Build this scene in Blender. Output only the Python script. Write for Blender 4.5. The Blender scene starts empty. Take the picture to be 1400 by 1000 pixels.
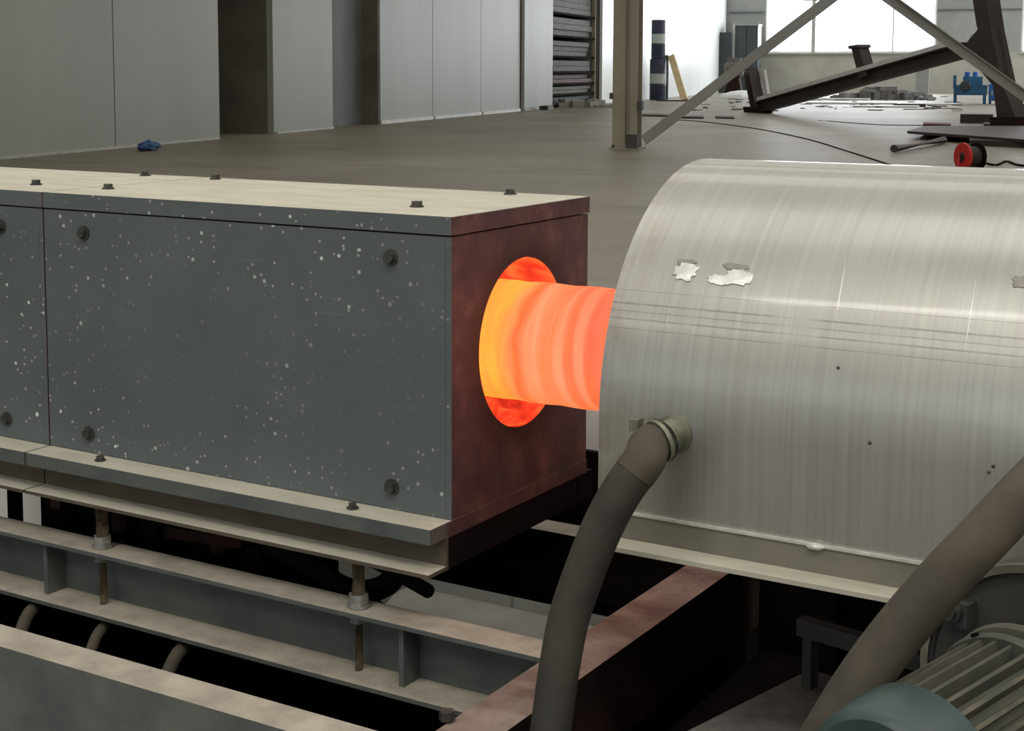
import bpy, bmesh, math, random
from mathutils import Vector, Matrix
random.seed(7)
SC = bpy.context.scene
COL = SC.collection
V = Vector

# ------------------------------------------------------------------ camera
FPX = 2090.0; PPX, PPY = 630.0, 316.0
PITCH = math.atan(222.0/FPX); YAW = math.radians(32.4); CAMZ = 1.6
cam_d = bpy.data.cameras.new('camera'); cam = bpy.data.objects.new('camera', cam_d); COL.objects.link(cam)
cam_d.sensor_width = 36.0; cam_d.lens = FPX*36.0/1400.0
cam_d.shift_x = (700-PPX)/1400.0; cam_d.shift_y = -(500-PPY)/1400.0
cam_d.clip_start = 0.05; cam_d.clip_end = 400
cam.location = (0, 0, CAMZ); cam.rotation_euler = (math.pi/2-PITCH, 0, YAW)
SC.camera = cam

# ------------------------------------------------------------------ world, lights, exposure
SC.view_settings.view_transform = 'Standard'; SC.view_settings.look = 'None'
SC.view_settings.exposure = 0.0; SC.view_settings.gamma = 1.0
SC.view_settings.use_curve_mapping = False
W = bpy.data.worlds.new('sky'); SC.world = W; W.use_nodes = True
bg = W.node_tree.nodes['Background']; bg.inputs[0].default_value = (0.86, 0.93, 1.0, 1); bg.inputs[1].default_value = 1.5

HA = math.radians(13.766)                       # the hall stands at this angle to the machine
HU = V((math.cos(HA), math.sin(HA), 0)); HV = V((-math.sin(HA), math.cos(HA), 0)); UP = V((0, 0, 1))
def hall(u, v, z=0.0): return HU*u + HV*v + UP*z
def area(name, loc, sx, sy, power, color, rot):
    d = bpy.data.lights.new(name, 'AREA'); d.shape = 'RECTANGLE'; d.size = sx; d.size_y = sy
    d.energy = power; d.color = color
    o = bpy.data.objects.new(name, d); COL.objects.link(o); o.location = loc; o.rotation_euler = rot
    return o
ROOF = 10.6
# translucent skylight strips across the roof, one each bay
for k in range(13):
    v = -3.3 if k == 0 else -4.3 + 8.6*k
    if k == 0: area('skylight', hall(4.0, v, ROOF-0.25), 20.4, .5, 20.4*.5*105, (1.0, 0.97, 0.9), (0, 0, HA))
    else: area('skylight', hall(-1.2, v, ROOF-0.25), 28, 3.6, 28*(30 if k < 3 else 18), (1.0, 0.97, 0.9), (0, 0, HA))
area('skylight', hall(-1.2, -8.2, ROOF-0.25), 26, 2.2, 26*30, (1.0, 0.97, 0.9), (0, 0, HA))
# daylight at the windows of the far wall (area light = the overcast sky just behind the openings)
def window_light(u0, u1, z0, z1, v, power):
    o = area('window_daylight', hall((u0+u1)/2, v, (z0+z1)/2), u1-u0, z1-z0, power, (0.93, 0.97, 1.0), (0, 0, 0))
    o.rotation_euler = (math.radians(-90), 0, HA)
    return o
window_light(-13.75, -2.75, 2.7, 8.6, 105.75, 2600)
window_light(2.55, 12.5, 2.9, 8.6, 105.75, 2200)
# windows in the wall behind the camera
area('window_daylight', hall(-6, -11.7, 4.6), 12, 3.2, 110, (0.93, 0.97, 1.0), (math.radians(90), 0, HA))
# side windows of the right wall, along the back half of the hall
area('window_daylight', hall(13.7, 84, 4.6), 36, 3.6, 2400, (0.93, 0.97, 1.0), (math.radians(90), 0, HA+math.radians(90)))

# ------------------------------------------------------------------ pixel -> world helpers (for laying out)
_fw = V((-math.sin(YAW), math.cos(YAW), 0)); _rt = V((math.cos(YAW), math.sin(YAW), 0))
_F = _fw*math.cos(PITCH) - UP*math.sin(PITCH); _U = UP*math.cos(PITCH) + _fw*math.sin(PITCH)
_C = V((0, 0, CAMZ))
def ray(x, y): return _rt*(x-PPX) - _U*(y-PPY) + _F*FPX
def at_y(x, y, Y): r = ray(x, y); return _C + r*(Y/r.y)
def at_z(x, y, z): r = ray(x, y); return _C + r*((z-CAMZ)/r.z)
def at_v(x, y, v): r = ray(x, y); return _C + r*((v - _C.dot(HV))/r.dot(HV))
def at_plane(x, y, p, n): r = ray(x, y); return _C + r*((p-_C).dot(n)/r.dot(n))

# ------------------------------------------------------------------ materials
def nt(name):
    m = bpy.data.materials.new(name); m.use_nodes = True
    t = m.node_tree; b = t.nodes['Principled BSDF']
    return m, t, b
def nd(t, k, **kw):
    n = t.nodes.new(k)
    for a, v in kw.items():
        if a in n.inputs.keys(): n.inputs[a].default_value = v
        else: setattr(n, a, v)
    return n
def coords(t, scale=(1, 1, 1), rot=(0, 0, 0)):
    g = nd(t, 'ShaderNodeNewGeometry'); mp = nd(t, 'ShaderNodeMapping')
    mp.inputs['Scale'].default_value = scale; mp.inputs['Rotation'].default_value = rot
    t.links.new(g.outputs['Position'], mp.inputs['Vector']); return mp.outputs[0]
def noise(t, vec, scale, detail=5, rough=0.6):
    n = nd(t, 'ShaderNodeTexNoise'); n.inputs['Scale'].default_value = scale
    n.inputs['Detail'].default_value = detail; n.inputs['Roughness'].default_value = rough
    t.links.new(vec, n.inputs['Vector']); return n.outputs[0]
def ramp(t, fac, stops, mode='LINEAR'):
    r = nd(t, 'ShaderNodeValToRGB'); r.color_ramp.interpolation = mode
    e = r.color_ramp.elements
    while len(e) < len(stops): e.new(0.5)
    for k, (p, c) in enumerate(stops):
        e[k].position = p; e[k].color = (c[0], c[1], c[2], 1) if hasattr(c, '__len__') else (c, c, c, 1)
    t.links.new(fac, r.inputs[0]); return r.outputs[0]
def mix(t, fac, a, b, mode='MIX'):
    m = nd(t, 'ShaderNodeMix'); m.data_type = 'RGBA'; m.blend_type = mode
    if isinstance(fac, (int, float)): m.inputs[0].default_value = fac
    else: t.links.new(fac, m.inputs[0])
    for i, x in ((6, a), (7, b)):
        if isinstance(x, (tuple, list)): m.inputs[i].default_value = (x[0], x[1], x[2], 1)
        else: t.links.new(x, m.inputs[i])
    return m.outputs[2]
def bump(t, b, h, strength=0.3, dist=0.01):
    n = nd(t, 'ShaderNodeBump'); n.inputs['Strength'].default_value = strength; n.inputs['Distance'].default_value = dist
    t.links.new(h, n.inputs['Height']); t.links.new(n.outputs[0], b.inputs['Normal'])
def setp(b, **kw):
    for k, v in kw.items(): b.inputs[k.replace('_', ' ')].default_value = v
def simple(name, c1, c2=None, scale=6, rough=0.7, metal=0.0, bmp=0.0, stretch=(1, 1, 1), lo=.35, hi=.65, bs=40, spec=.5):
    m, t, b = nt(name); c2 = c2 or tuple(x*0.7 for x in c1)
    v = coords(t, stretch); n = noise(t, v, scale)
    t.links.new(ramp(t, n, [(lo, c1), (hi, c2)]), b.inputs['Base Color'])
    setp(b, Roughness=rough, Metallic=metal, Specular_IOR_Level=spec)
    if bmp: bump(t, b, noise(t, v, bs), bmp, 0.004)
    return m

def mat_paint():
    # dark blue-grey paint with white spatter, faint scratches and dust
    m, t, b = nt('spattered_grey_paint'); v = coords(t)
    base = ramp(t, noise(t, v, 5), [(.3, (.088, .106, .109)), (.7, (.112, .131, .131))])
    streak = noise(t, coords(t, (2.2, 2, 60)), 1.6, 4, .6)
    base = mix(t, ramp(t, streak, [(.66, 0), (.80, .30)]), base, (.24, .26, .26))
    region = ramp(t, noise(t, v, 2.4, 2), [(.40, .12), (.60, 1)])
    for sc, thr, g, gate in ((46, .13, .62, .87), (95, .20, .42, .84), (24, .080, .80, .86)):
        vo = nd(t, 'ShaderNodeTexVoronoi'); vo.inputs['Scale'].default_value = sc; t.links.new(v, vo.inputs['Vector'])
        dot = ramp(t, vo.outputs['Distance'], [(thr, 1), (thr*1.6, 0)])
        sep = nd(t, 'ShaderNodeSeparateColor'); t.links.new(vo.outputs['Color'], sep.inputs[0])
        gt = ramp(t, sep.outputs[0], [(gate, 0), (gate+.01, 1)])
        f = mix(t, 1.0, mix(t, 1.0, dot, gt, 'MULTIPLY'), region, 'MULTIPLY')
        base = mix(t, f, base, (g, g, g*.97))
    t.links.new(base, b.inputs['Base Color']); setp(b, Roughness=.48)
    bump(t, b, noise(t, v, 60), .12, .002); return m
M_PAINT = mat_paint()
M_PAINT2 = simple('dusty_grey_paint', (.075, .085, .084), (.125, .13, .12), 9, .6, bmp=.1)
M_DUST = simple('beige_dust_layer', (.50, .47, .38), (.41, .385, .31), 7, .95, bmp=.25, stretch=(1, 3, 1), bs=90)
M_DUSTD = simple('brown_dust_layer', (.40, .36, .29), (.27, .24, .195), 14, .95, bmp=.3, bs=120)
M_DUSTR = simple('reddish_dust_layer', (.26, .205, .17), (.125, .075, .058), 11, .9, bmp=.3, bs=110)
M_CHAN = simple('brown_primed_channel', (.115, .095, .065), (.075, .062, .045), 10, .7, bmp=.2)
M_BOLT = simple('dull_steel_bolt', (.10, .095, .085), (.05, .048, .045), 40, .5, .5)
M_ROD = simple('galvanised_rod', (.30, .26, .18), (.16, .12, .08), 50, .5, .5)
M_NUT = simple('dusty_zinc_nut', (.34, .36, .34), (.22, .20, .17), 60, .55, .4)
M_BLACK = simple('black_steel_and_shade', (.006, .005, .005), (.011, .009, .008), 8, .95, spec=.08)  # plain black parts, and the parts that stand for shade under the machine
M_RUST = simple('rusty_steel', (.16, .055, .035), (.07, .035, .026), 12, .75, .1, bmp=.3)
M_RUSTD = simple('dark_rust', (.032, .014, .010), (.014, .009, .008), 12, .9, spec=.15)
M_RUBBER = simple('dusty_rubber', (.050, .043, .033), (.020, .019, .017), 9, .75, bmp=.15, stretch=(1, 1, 1), bs=70)
M_RUBBERB = simple('brown_dusty_rubber', (.080, .065, .044), (.036, .030, .023), 7, .85, bmp=.15, bs=70)
M_BRASS = simple('greenish_fitting', (.24, .25, .17), (.13, .13, .10), 30, .5, .4)
M_TEAL = simple('teal_motor_paint', (.022, .046, .049), (.042, .060, .053), 14, .45, .0, bmp=.1)
M_TEALD = simple('dusty_teal_paint', (.105, .10, .072), (.055, .066, .056), 10, .8, bmp=.2)
M_FIN = simple('dusty_motor_fin', (.115, .10, .072), (.06, .064, .052), 12, .85, bmp=.2)
M_DKGREY = simple('dark_grey_enamel', (.040, .041, .038), (.06, .056, .048), 9, .6, bmp=.1)
M_WHITEP = simple('white_painted_sheet', (.90, .90, .88), (.85, .85, .83), 3, .5)
M_SACK = simple('grey_cloth_cover', (.36, .35, .31), (.28, .27, .24), 5, .9, bmp=.4, bs=12)
M_GALV = simple('galvanised_steel', (.42, .42, .39), (.33, .33, .31), 5, .5, .2)

def mat_end():
    # the end panel, scorched red-brown around the hot opening
    m, t, b = nt('scorched_panel'); v = coords(t)
    n = noise(t, v, 13, 8, .7)
    c = ramp(t, n, [(.32, (.058, .034, .042)), (.52, (.095, .050, .056)), (.70, (.19, .090, .080))])
    g = nd(t, 'ShaderNodeNewGeometry'); mp = nd(t, 'ShaderNodeMapping'); mp.inputs['Location'].default_value = (0, -2.414, -1.098); mp.inputs['Scale'].default_value = (0, 1, 1)
    t.links.new(g.outputs[0], mp.inputs[0]); ln = nd(t, 'ShaderNodeVectorMath', operation='LENGTH'); t.links.new(mp.outputs[0], ln.inputs[0])
    ad = nd(t, 'ShaderNodeMath', operation='MULTIPLY_ADD'); t.links.new(noise(t, v, 22, 4, .6), ad.inputs[0]); ad.inputs[1].default_value = .04; t.links.new(ln.outputs['Value'], ad.inputs[2])
    c = mix(t, ramp(t, ad.outputs[0], [(.178, .9), (.235, 0)]), c, (.03, .012, .014))
    t.links.new(c, b.inputs['Base Color']); setp(b, Roughness=.62); bump(t, b, n, .2, .003); return m
M_END = mat_end()

def mat_steel():
    m, t, b = nt('brushed_stainless'); v = coords(t)
    brush = noise(t, coords(t, (60, .8, .8)), 2.2, 6, .65)
    cloud = noise(t, coords(t, (1.3, 1, 1)), 3.5, 4, .55)
    c = mix(t, ramp(t, brush, [(.35, 0), (.65, 1)]), (.35, .345, .315), (.41, .405, .37))
    c = mix(t, ramp(t, cloud, [(.45, 0), (.75, .35)]), c, (.40, .37, .30))
    # rust-brown stain along the open edge, x = -1.05
    g = nd(t, 'ShaderNodeNewGeometry'); s = nd(t, 'ShaderNodeSeparateXYZ'); t.links.new(g.outputs[0], s.inputs[0])
    e = nd(t, 'ShaderNodeMapRange'); t.links.new(s.outputs[0], e.inputs[0])
    e.inputs[1].default_value = -1.05; e.inputs[2].default_value = -.99; e.inputs[3].default_value = 1; e.inputs[4].default_value = 0
    st = mix(t, 1.0, e.outputs[0], ramp(t, noise(t, v, 14, 5, .7), [(.42, 0), (.62, .55)]), 'MULTIPLY')
    c = mix(t, st, c, (.26, .19, .13))
    # thin roll marks running along the hood, broken up by noise
    patchy = ramp(t, noise(t, coords(t, (6, 1, 1)), 1.5, 4, .6), [(.38, 0), (.55, .6)])
    for zz, w in ((1.243, .0022), (1.232, .0012), (1.221, .0022), (1.207, .0010), (1.262, .0008)):
        a = nd(t, 'ShaderNodeMath', operation='COMPARE'); t.links.new(s.outputs[2], a.inputs[0]); a.inputs[1].default_value = zz; a.inputs[2].default_value = w*.6
        c = mix(t, mix(t, 1.0, a.outputs[0], patchy, 'MULTIPLY'), c, (.17, .165, .15))
    t.links.new(c, b.inputs['Base Color'])
    setp(b, Metallic=.74, Coat_Weight=.27, Coat_Roughness=.10)
    r = ramp(t, cloud, [(.3, (.38,)*3), (.7, (.48,)*3)]); t.links.new(r, b.inputs['Roughness'])
    bump(t, b, noise(t, coords(t, (3, 1.5, 1.5)), 2.5, 0, .5), .06, .02); return m
M_STEEL = mat_steel()
M_SCAR = simple('bright_ground_weld', (.80, .79, .74), (.60, .59, .54), 60, .35, .5, bmp=.3)
M_SCARD = simple('dull_ground_patch', (.22, .21, .18), (.30, .29, .25), 60, .6, .4)

def mat_hot(name, kind):
    m, t, b = nt(name); t.nodes.remove(b)
    em = nd(t, 'ShaderNodeEmission'); out = t.nodes['Material Output']
    t.links.new(em.outputs[0], out.inputs[0])
    g = nd(t, 'ShaderNodeNewGeometry'); s = nd(t, 'ShaderNodeSeparateXYZ'); t.links.new(g.outputs[0], s.inputs[0])
    if kind == 'billet':
        # temperature falls along the bar, with scale bands around it
        wob = noise(t, coords(t, (4, 3, 3)), 2.0, 3, .5)
        ad = nd(t, 'ShaderNodeMath', operation='MULTIPLY_ADD'); t.links.new(wob, ad.inputs[0]); ad.inputs[1].default_value = .09
        t.links.new(s.outputs[0], ad.inputs[2])
        mr = nd(t, 'ShaderNodeMapRange'); t.links.new(ad.outputs[0], mr.inputs[0])
        mr.inputs[1].default_value = -1.50; mr.inputs[2].default_value = -1.02
        c = ramp(t, mr.outputs[0], [(0, (1.0, .56, .02)), (.20, (1.0, .50, .035)), (.34, (1.0, .36, .06)), (.385, (1.0, .30, .10)),
                 (.42, (1.0, .14, .035)), (.47, (1.0, .29, .13)), (.58, (1.0, .20, .08)), (.68, (1.0, .135, .06)), (.74, (1.0, .17, .09)), (1.0, (1.0, .085, .055))])
        fine = noise(t, coords(t, (26, 1.5, 1.5)), 1.0, 3, .5)
        c = mix(t, ramp(t, fine, [(.50, 0), (.60, .45)]), c, (1.0, .17, .06))
        c = mix(t, ramp(t, fine, [(.34, .30), (.44, 0)]), c, (1.0, .50, .28))
        n = noise(t, coords(t, (10, 3, 3)), 3, 6, .6)
        c = mix(t, ramp(t, n, [(.45, 0), (.75, .5)]), c, (1.0, .20, .05))
        # underside a little cooler
        mz = nd(t, 'ShaderNodeMapRange'); t.links.new(s.outputs[2], mz.inputs[0])
        mz.inputs[1].default_value = 1.0; mz.inputs[2].default_value = 1.06; mz.inputs[3].default_value = .35; mz.inputs[4].default_value = 0
        c = mix(t, mz.outputs[0], c, (1.0, .13, .01))
        t.links.new(c, em.inputs[0]); em.inputs[1].default_value = 1.25
    else:
        n = noise(t, coords(t, (1, 1, 1)), 16, 5, .6)
        c = ramp(t, n, [(.34, (.60, .025, .010)), (.48, (1.0, .055, .018)), (.66, (1.0, .16, .035))])
        t.links.new(c, em.inputs[0]); em.inputs[1].default_value = 1.15
    return m
M_BILLET = mat_hot('glowing_billet', 'billet'); M_LINING = mat_hot('glowing_refractory', 'lining')

def mat_floor():
    m, t, b = nt('dusty_concrete'); v = coords(t)
    big = noise(t, coords(t, (.6, .6, 1), (0, 0, .3)), .35, 6, .6); fine = noise(t, v, 3.5, 8, .75)
    c = ramp(t, big, [(.32, (.110, .092, .064)), (.52, (.168, .144, .105)), (.72, (.245, .215, .165))])
    c = mix(t, ramp(t, fine, [(.35, .0), (.8, .4)]), c, (.26, .24, .20))
    track = noise(t, coords(t, (.10, 1.1, 1), (0, 0, -HA)), 1.0, 5, .6)
    c = mix(t, ramp(t, track, [(.56, 0), (.68, .45)]), c, (.07, .062, .05))
    t.links.new(c, b.inputs['Base Color']); setp(b, Roughness=.50, Specular_IOR_Level=.5)
    bump(t, b, fine, .1, .01); return m
M_FLOOR = mat_floor()
def mat_wall(name, c1, c2, rough=.30):
    m, t, b = nt(name); n = noise(t, coords(t, (.5, .5, .12)), .9, 4, .5)
    rib = noise(t, coords(t, (9, 9, .02), (0, 0, 0)), 1.0, 1, .3)
    c = ramp(t, n, [(.3, c1), (.7, c2)])
    t.links.new(c, b.inputs['Base Color']); setp(b, Roughness=rough)
    bump(t, b, rib, .06, .02); return m
M_WALL = mat_wall('grey_green_sandwich_panel', (.285, .30, .265), (.235, .25, .215), .5)
M_WALLW = mat_wall('glare_white_sandwich_panel', (.74, .77, .75), (.68, .71, .70), .4)  # whitened to carry the far-window glare on this stretch of wall
M_WALLD = simple('dark_recess_panel', (.13, .14, .13), (.10, .105, .10), 1, .6)
M_PIER = simple('grey_cladding', (.30, .31, .29), (.25, .26, .24), .7, .7)
M_SILL = simple('grey_beige_render', (.40, .39, .34), (.33, .32, .28), .6, .85)
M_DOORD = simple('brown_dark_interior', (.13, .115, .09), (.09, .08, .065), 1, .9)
M_ROOF = simple('roof_sheet', (.30, .30, .29), (.25, .25, .24), .5, .8)
M_COLUMN = simple('cream_column_paint', (.33, .30, .215), (.27, .245, .17), .8, .6)
M_BRACE = simple('grey_brace_paint', (.30, .30, .28), (.24, .24, .22), .8, .6)
M_BLUE = simple('blue_machine_paint', (.015, .13, .28), (.01, .07, .16), 2, .45)
M_BLUEL = simple('bright_blue_paint', (.03, .16, .48), (.02, .10, .34), 2, .5)
M_BLUET = simple('blue_tarp', (.012, .045, .13), (.02, .07, .18), 9, .7, bmp=.5, bs=14)
M_RED = simple('red_reel_plastic', (.55, .025, .02), (.42, .02, .015), 4, .5)
M_DARKSTEEL = simple('dark_brown_steel', (.032, .022, .020), (.05, .034, .028), 1.2, .6)
M_DBLUE = simple('dark_blue_drum_paint', (.012, .018, .04), (.02, .028, .05), 3, .5)
M_LABEL = simple('pale_drum_band', (.42, .47, .42), (.36, .40, .37), 3, .6)
M_WOOD = simple('pale_timber', (.62, .48, .27), (.5, .38, .2), 2, .7)
M_BUNDLE = simple('wrapped_sheet_bundle', (.22, .22, .18), (.10, .11, .095), 1.6, .7, stretch=(1, 1, 4))
M_RUBBLE = simple('mixed_scrap', (.10, .095, .09), (.22, .21, .2), 1.2, .8)
M_PALE = simple('pale_offcut', (.75, .75, .74), (.6, .6, .6), 2, .6)
M_TIN = simple('dark_cabinet_paint', (.022, .033, .036), (.035, .045, .048), .8, .5)
M_GREYBR = simple('grey_brown_machine', (.15, .14, .12), (.08, .07, .06), 1.5, .7)

# ------------------------------------------------------------------ mesh helpers
def wpos(o):
    p = V((0, 0, 0))
    while o is not None: p += o.location; o = o.parent
    return p
def obj(name, bm, m, parent=None, top=None, smooth=False, loc=None, bevel=0.0, seg=2, ang=30):
    """bm holds world coordinates; the object is put at loc (or its parent's place)."""
    if bevel: bmesh.ops.bevel(bm, geom=[e for e in bm.edges if len(e.link_faces) == 2 and e.calc_face_angle(0) > .6],
                              offset=bevel, segments=seg, affect='EDGES', profile=.6, clamp_overlap=True)
    bmesh.ops.recalc_face_normals(bm, faces=bm.faces)
    me = bpy.data.meshes.new(name); me.materials.append(m)
    if top:
        me.materials.append(top); bm.normal_update()
        for f in bm.faces:
            if f.normal.z > .72: f.material_index = 1
    base = V(loc) if loc is not None else (wpos(parent) if parent else None)
    if base is None:
        xs = [v.co for v in bm.verts]
        base = V(((min(c.x for c in xs)+max(c.x for c in xs))/2, (min(c.y for c in xs)+max(c.y for c in xs))/2, min(c.z for c in xs)))
    bmesh.ops.translate(bm, verts=bm.verts, vec=-base)
    bm.to_mesh(me); bm.free()
    if smooth:
        for p in me.polygons: p.use_smooth = True
        try: me.set_sharp_from_angle(angle=math.radians(ang))
        except Exception: pass
    o = bpy.data.objects.new(name, me); COL.objects.link(o)
    o.parent = parent; o.location = base - (wpos(parent) if parent else V((0, 0, 0)))
    return o
def thing(name, label, cat, loc, group=None):
    o = bpy.data.objects.new(name, None); o.empty_display_size = .1; COL.objects.link(o); o.location = loc
    return tag(o, label, cat, group)
def tag(o, label, cat, group=None):
    o['label'] = label; o['category'] = cat
    if group: o['group'] = group
    return o
def struct(o): o['kind'] = 'structure'; return o
def bx(bm, x0, x1, y0, y1, z0, z1, M=None):
    vs = [bm.verts.new((x, y, z)) for z in (z0, z1) for x, y in ((x0, y0), (x1, y0), (x1, y1), (x0, y1))]
    for f in ((3, 2, 1, 0), (4, 5, 6, 7), (0, 1, 5, 4), (1, 2, 6, 5), (2, 3, 7, 6), (3, 0, 4, 7)): bm.faces.new([vs[i] for i in f])
    if M is not None:
        for v in vs: v.co = M @ v.co
    return bm
def box(*a, M=None): return bx(bmesh.new(), *a, M=M)
HM = Matrix.Rotation(HA, 4, 'Z')                       # hall frame (u, v, z) -> world
def hbox(u0, u1, v0, v1, z0, z1): return box(u0, u1, v0, v1, z0, z1, M=HM)
def frame(d):
    d = V(d).normalized(); a = UP if abs(d.z) < .95 else V((1, 0, 0))
    x = d.cross(a).normalized(); return x, x.cross(d).normalized()
def tube(bm, pts, radii, seg=16, cap=True):
    pts = [V(p) for p in pts]
    if not hasattr(radii, '__len__'): radii = [radii]*len(pts)
    rings = []; px = None
    for i, p in enumerate(pts):
        d = (pts[min(i+1, len(pts)-1)] - pts[max(i-1, 0)])
        if d.length < 1e-6: d = px[2] if px else UP
        d = d.normalized()
        if px is None: x, y = frame(d)
        else:
            x = px[0] - d*px[0].dot(d); x = x.normalized() if x.length > 1e-4 else frame(d)[0]; y = d.cross(x)
        px = (x, y, d)
        rings.append([bm.verts.new(p + (x*math.cos(a) + y*math.sin(a))*radii[i]) for a in [2*math.pi*k/seg for k in range(seg)]])
    for a, b in zip(rings, rings[1:]):
        for k in range(seg): bm.faces.new((a[k], a[(k+1) % seg], b[(k+1) % seg], b[k]))
    if cap: bm.faces.new(rings[0][::-1]); bm.faces.new(rings[-1])
    return bm
def lathe(p, axis, prof, seg=32, cap=True):
    """prof: list of (distance along axis, radius)"""
    bm = bmesh.new(); d = V(axis).normalized(); x, y = frame(d); rings = []
    for s, r in prof:
        rings.append([bm.verts.new(V(p) + d*s + (x*math.cos(a) + y*math.sin(a))*r) for a in [2*math.pi*k/seg for k in range(seg)]])
    for a, b in zip(rings, rings[1:]):
        for k in range(seg): bm.faces.new((a[k], a[(k+1) % seg], b[(k+1) % seg], b[k]))
    if cap: bm.faces.new(rings[0][::-1]); bm.faces.new(rings[-1])
    return bm
def smooth_path(pts, n=8):
    P = [V(p) for p in pts]; P = [P[0]*2-P[1]] + P + [P[-1]*2-P[-2]]; out = []
    for i in range(1, len(P)-2):
        a, b, c, d = P[i-1:i+3]
        for k in range(n):
            s = k/n; out.append(.5*((2*b) + (c-a)*s + (2*a-5*b+4*c-d)*s*s + (3*b-a-3*c+d)*s**3))
    out.append(P[-2]); return out
def prism(bm, poly, ext):
    a = [bm.verts.new(V(p)) for p in poly]; b = [bm.verts.new(V(p)+V(ext)) for p in poly]; n = len(a)
    bm.faces.new(a[::-1]); bm.faces.new(b)
    for k in range(n): bm.faces.new((a[k], a[(k+1) % n], b[(k+1) % n], b[k]))
    return bm
def beam(bm, p0, p1, sec, side):
    """sweep a closed section [(a, b)] from p0 to p1; a along 'side', b across"""
    d = (V(p1)-V(p0)).normalized(); s = V(side); s = (s - d*s.dot(d)).normalized(); w = d.cross(s)
    return prism(bm, [V(p0) + s*a + w*b for a, b in sec], V(p1)-V(p0))
def rect(w, h): return [(-w/2, -h/2), (w/2, -h/2), (w/2, h/2), (-w/2, h/2)]
def isec(w, h, t): return [(-w/2, -h/2), (w/2, -h/2), (w/2, -h/2+t), (t/2, -h/2+t), (t/2, h/2-t), (w/2, h/2-t), (w/2, h/2), (-w/2, h/2), (-w/2, h/2-t), (-t/2, h/2-t), (-t/2, -h/2+t), (-w/2, -h/2+t)]
def copy_tree(o, parent=None):
    c = o.copy(); COL.objects.link(c); c.parent = parent
    for ch in list(o.children): copy_tree(ch, c)
    return c
def hexbolt(parent, p, axis, r=.0105, h=.010, washer=.015, m=None, name='bolt'):
    bm = lathe(p, axis, [(0, washer), (.003, washer), (.0031, r*.9)], 16)
    ax = V(axis).normalized(); x, y = frame(ax)
    a0 = random.random()
    ring = [V(p)+ax*.002+(x*math.cos(a0+k*math.pi/3)+y*math.sin(a0+k*math.pi/3))*r for k in range(6)]
    prism(bm, ring, ax*h)
    return obj(name, bm, m or M_BOLT, parent, bevel=0)

# ------------------------------------------------------------------ setting: floor, walls, roof
VL, VR, V0, V1 = -16.42, 14.0, -12.0, 105.4
# floor grid (one slab, dark concrete)
struct(obj('floor', hbox(VL-6, VR+.3, V0-.3, V1+.5, -.3, 0), M_FLOOR))
struct(obj('ceiling', hbox(VL-6, VR+.3, V0-.3, V1+.5, ROOF, ROOF+.3), M_ROOF))
wl = bpy.data.objects.new('wall_left', None); COL.objects.link(wl); wl.location = hall(VL, 20); struct(wl)
T = .16
def wpanel(v0, v1, m, off=0.0, z0=0.0, z1=ROOF, gap=.02):
    return obj('panel', hbox(VL-off-T, VL-off, v0+gap, v1-gap, z0, z1), m, wl, bevel=.012, seg=1)
obj('backing', hbox(VL-T-.06, VL-T-.01, V0, 31.4, 0, ROOF), M_WALLD, wl)
for a, b in ((-12, -6.8), (-6.8, -1.6), (-1.6, 3.6), (3.6, 8.4), (8.4, 13), (13, 17.8), (17.8, 22.6), (22.6, 26.95), (26.95, 31.45)): wpanel(a, b, M_WALL)
for a, b in ((34.26, 37.95),): wpanel(a, b, M_WALL)
wpanel(38.0, 41.25, M_WALLD, .45)
obj('door_jamb', hbox(VL-.62, VL-.161, 41.1, 41.28, 0, ROOF), M_DOORD, wl)
obj('door_jamb', hbox(VL-.62, VL-.161, 37.9, 38.0, 0, ROOF), M_DOORD, wl)                      # recessed sliding door leaf
for a, b in ((41.25, 45.9), (45.9, 50.9), (50.9, 55.7)): wpanel(a, b, M_WALL)
wpanel(56.15, 60.4, M_WALL)
for a, b in ((69.2, 76.5), (76.5, 84.0), (84.0, 94.5), (94.5, 105.3)): wpanel(a, b, M_WALLW)
obj('door_jamb', hbox(VL-.25, VL+.04, 41.12, 41.3, 0, ROOF), M_DOORD, wl)
obj('door_jamb', hbox(VL-.25, VL+.05, 55.72, 56.12, 0, ROOF), M_DOORD, wl)
obj('backing', hbox(VL-T-.06, VL-T-.01, 41.3, 60.4, 0, ROOF), M_WALLD, wl)
obj('backing', hbox(VL-T-.06, VL-T-.01, 69.2, 105.4, 0, ROOF), M_WALLD, wl)
obj('edge_strip', hbox(VL-.1, VL+.03, 68.9, 69.3, 0, ROOF), M_WALLW, wl)
for a, b in ((41.35, 45.8), (46.0, 50.8), (51, 55.6)):
    obj('bottom_channel', hbox(VL, VL+.06, a, b, 0, .10), M_PALE, wl, bevel=.01, seg=1)
for a, b in ((13, 22.5), (22.7, 31.3), (34.4, 37.9), (56.3, 60.3)):
    obj('bottom_channel', hbox(VL, VL+.05, a, b, 0, .05), M_GALV, wl, bevel=.01, seg=1)
# dark room behind the open doorway, bay behind the sheet rack
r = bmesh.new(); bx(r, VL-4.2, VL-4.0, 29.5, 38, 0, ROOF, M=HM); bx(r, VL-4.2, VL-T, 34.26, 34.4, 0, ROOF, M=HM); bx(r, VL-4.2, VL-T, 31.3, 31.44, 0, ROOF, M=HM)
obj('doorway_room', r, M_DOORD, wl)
r = bmesh.new(); bx(r, VL-3.2, VL-3.0, 60.2, 69.3, 0, ROOF, M=HM); bx(r, VL-3.2, VL-T, 60.2, 60.4, 0, ROOF, M=HM); bx(r, VL-3.2, VL-T, 69.1, 69.3, 0, ROOF, M=HM)
obj('bay_room', r, M_PIER, wl)
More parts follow.
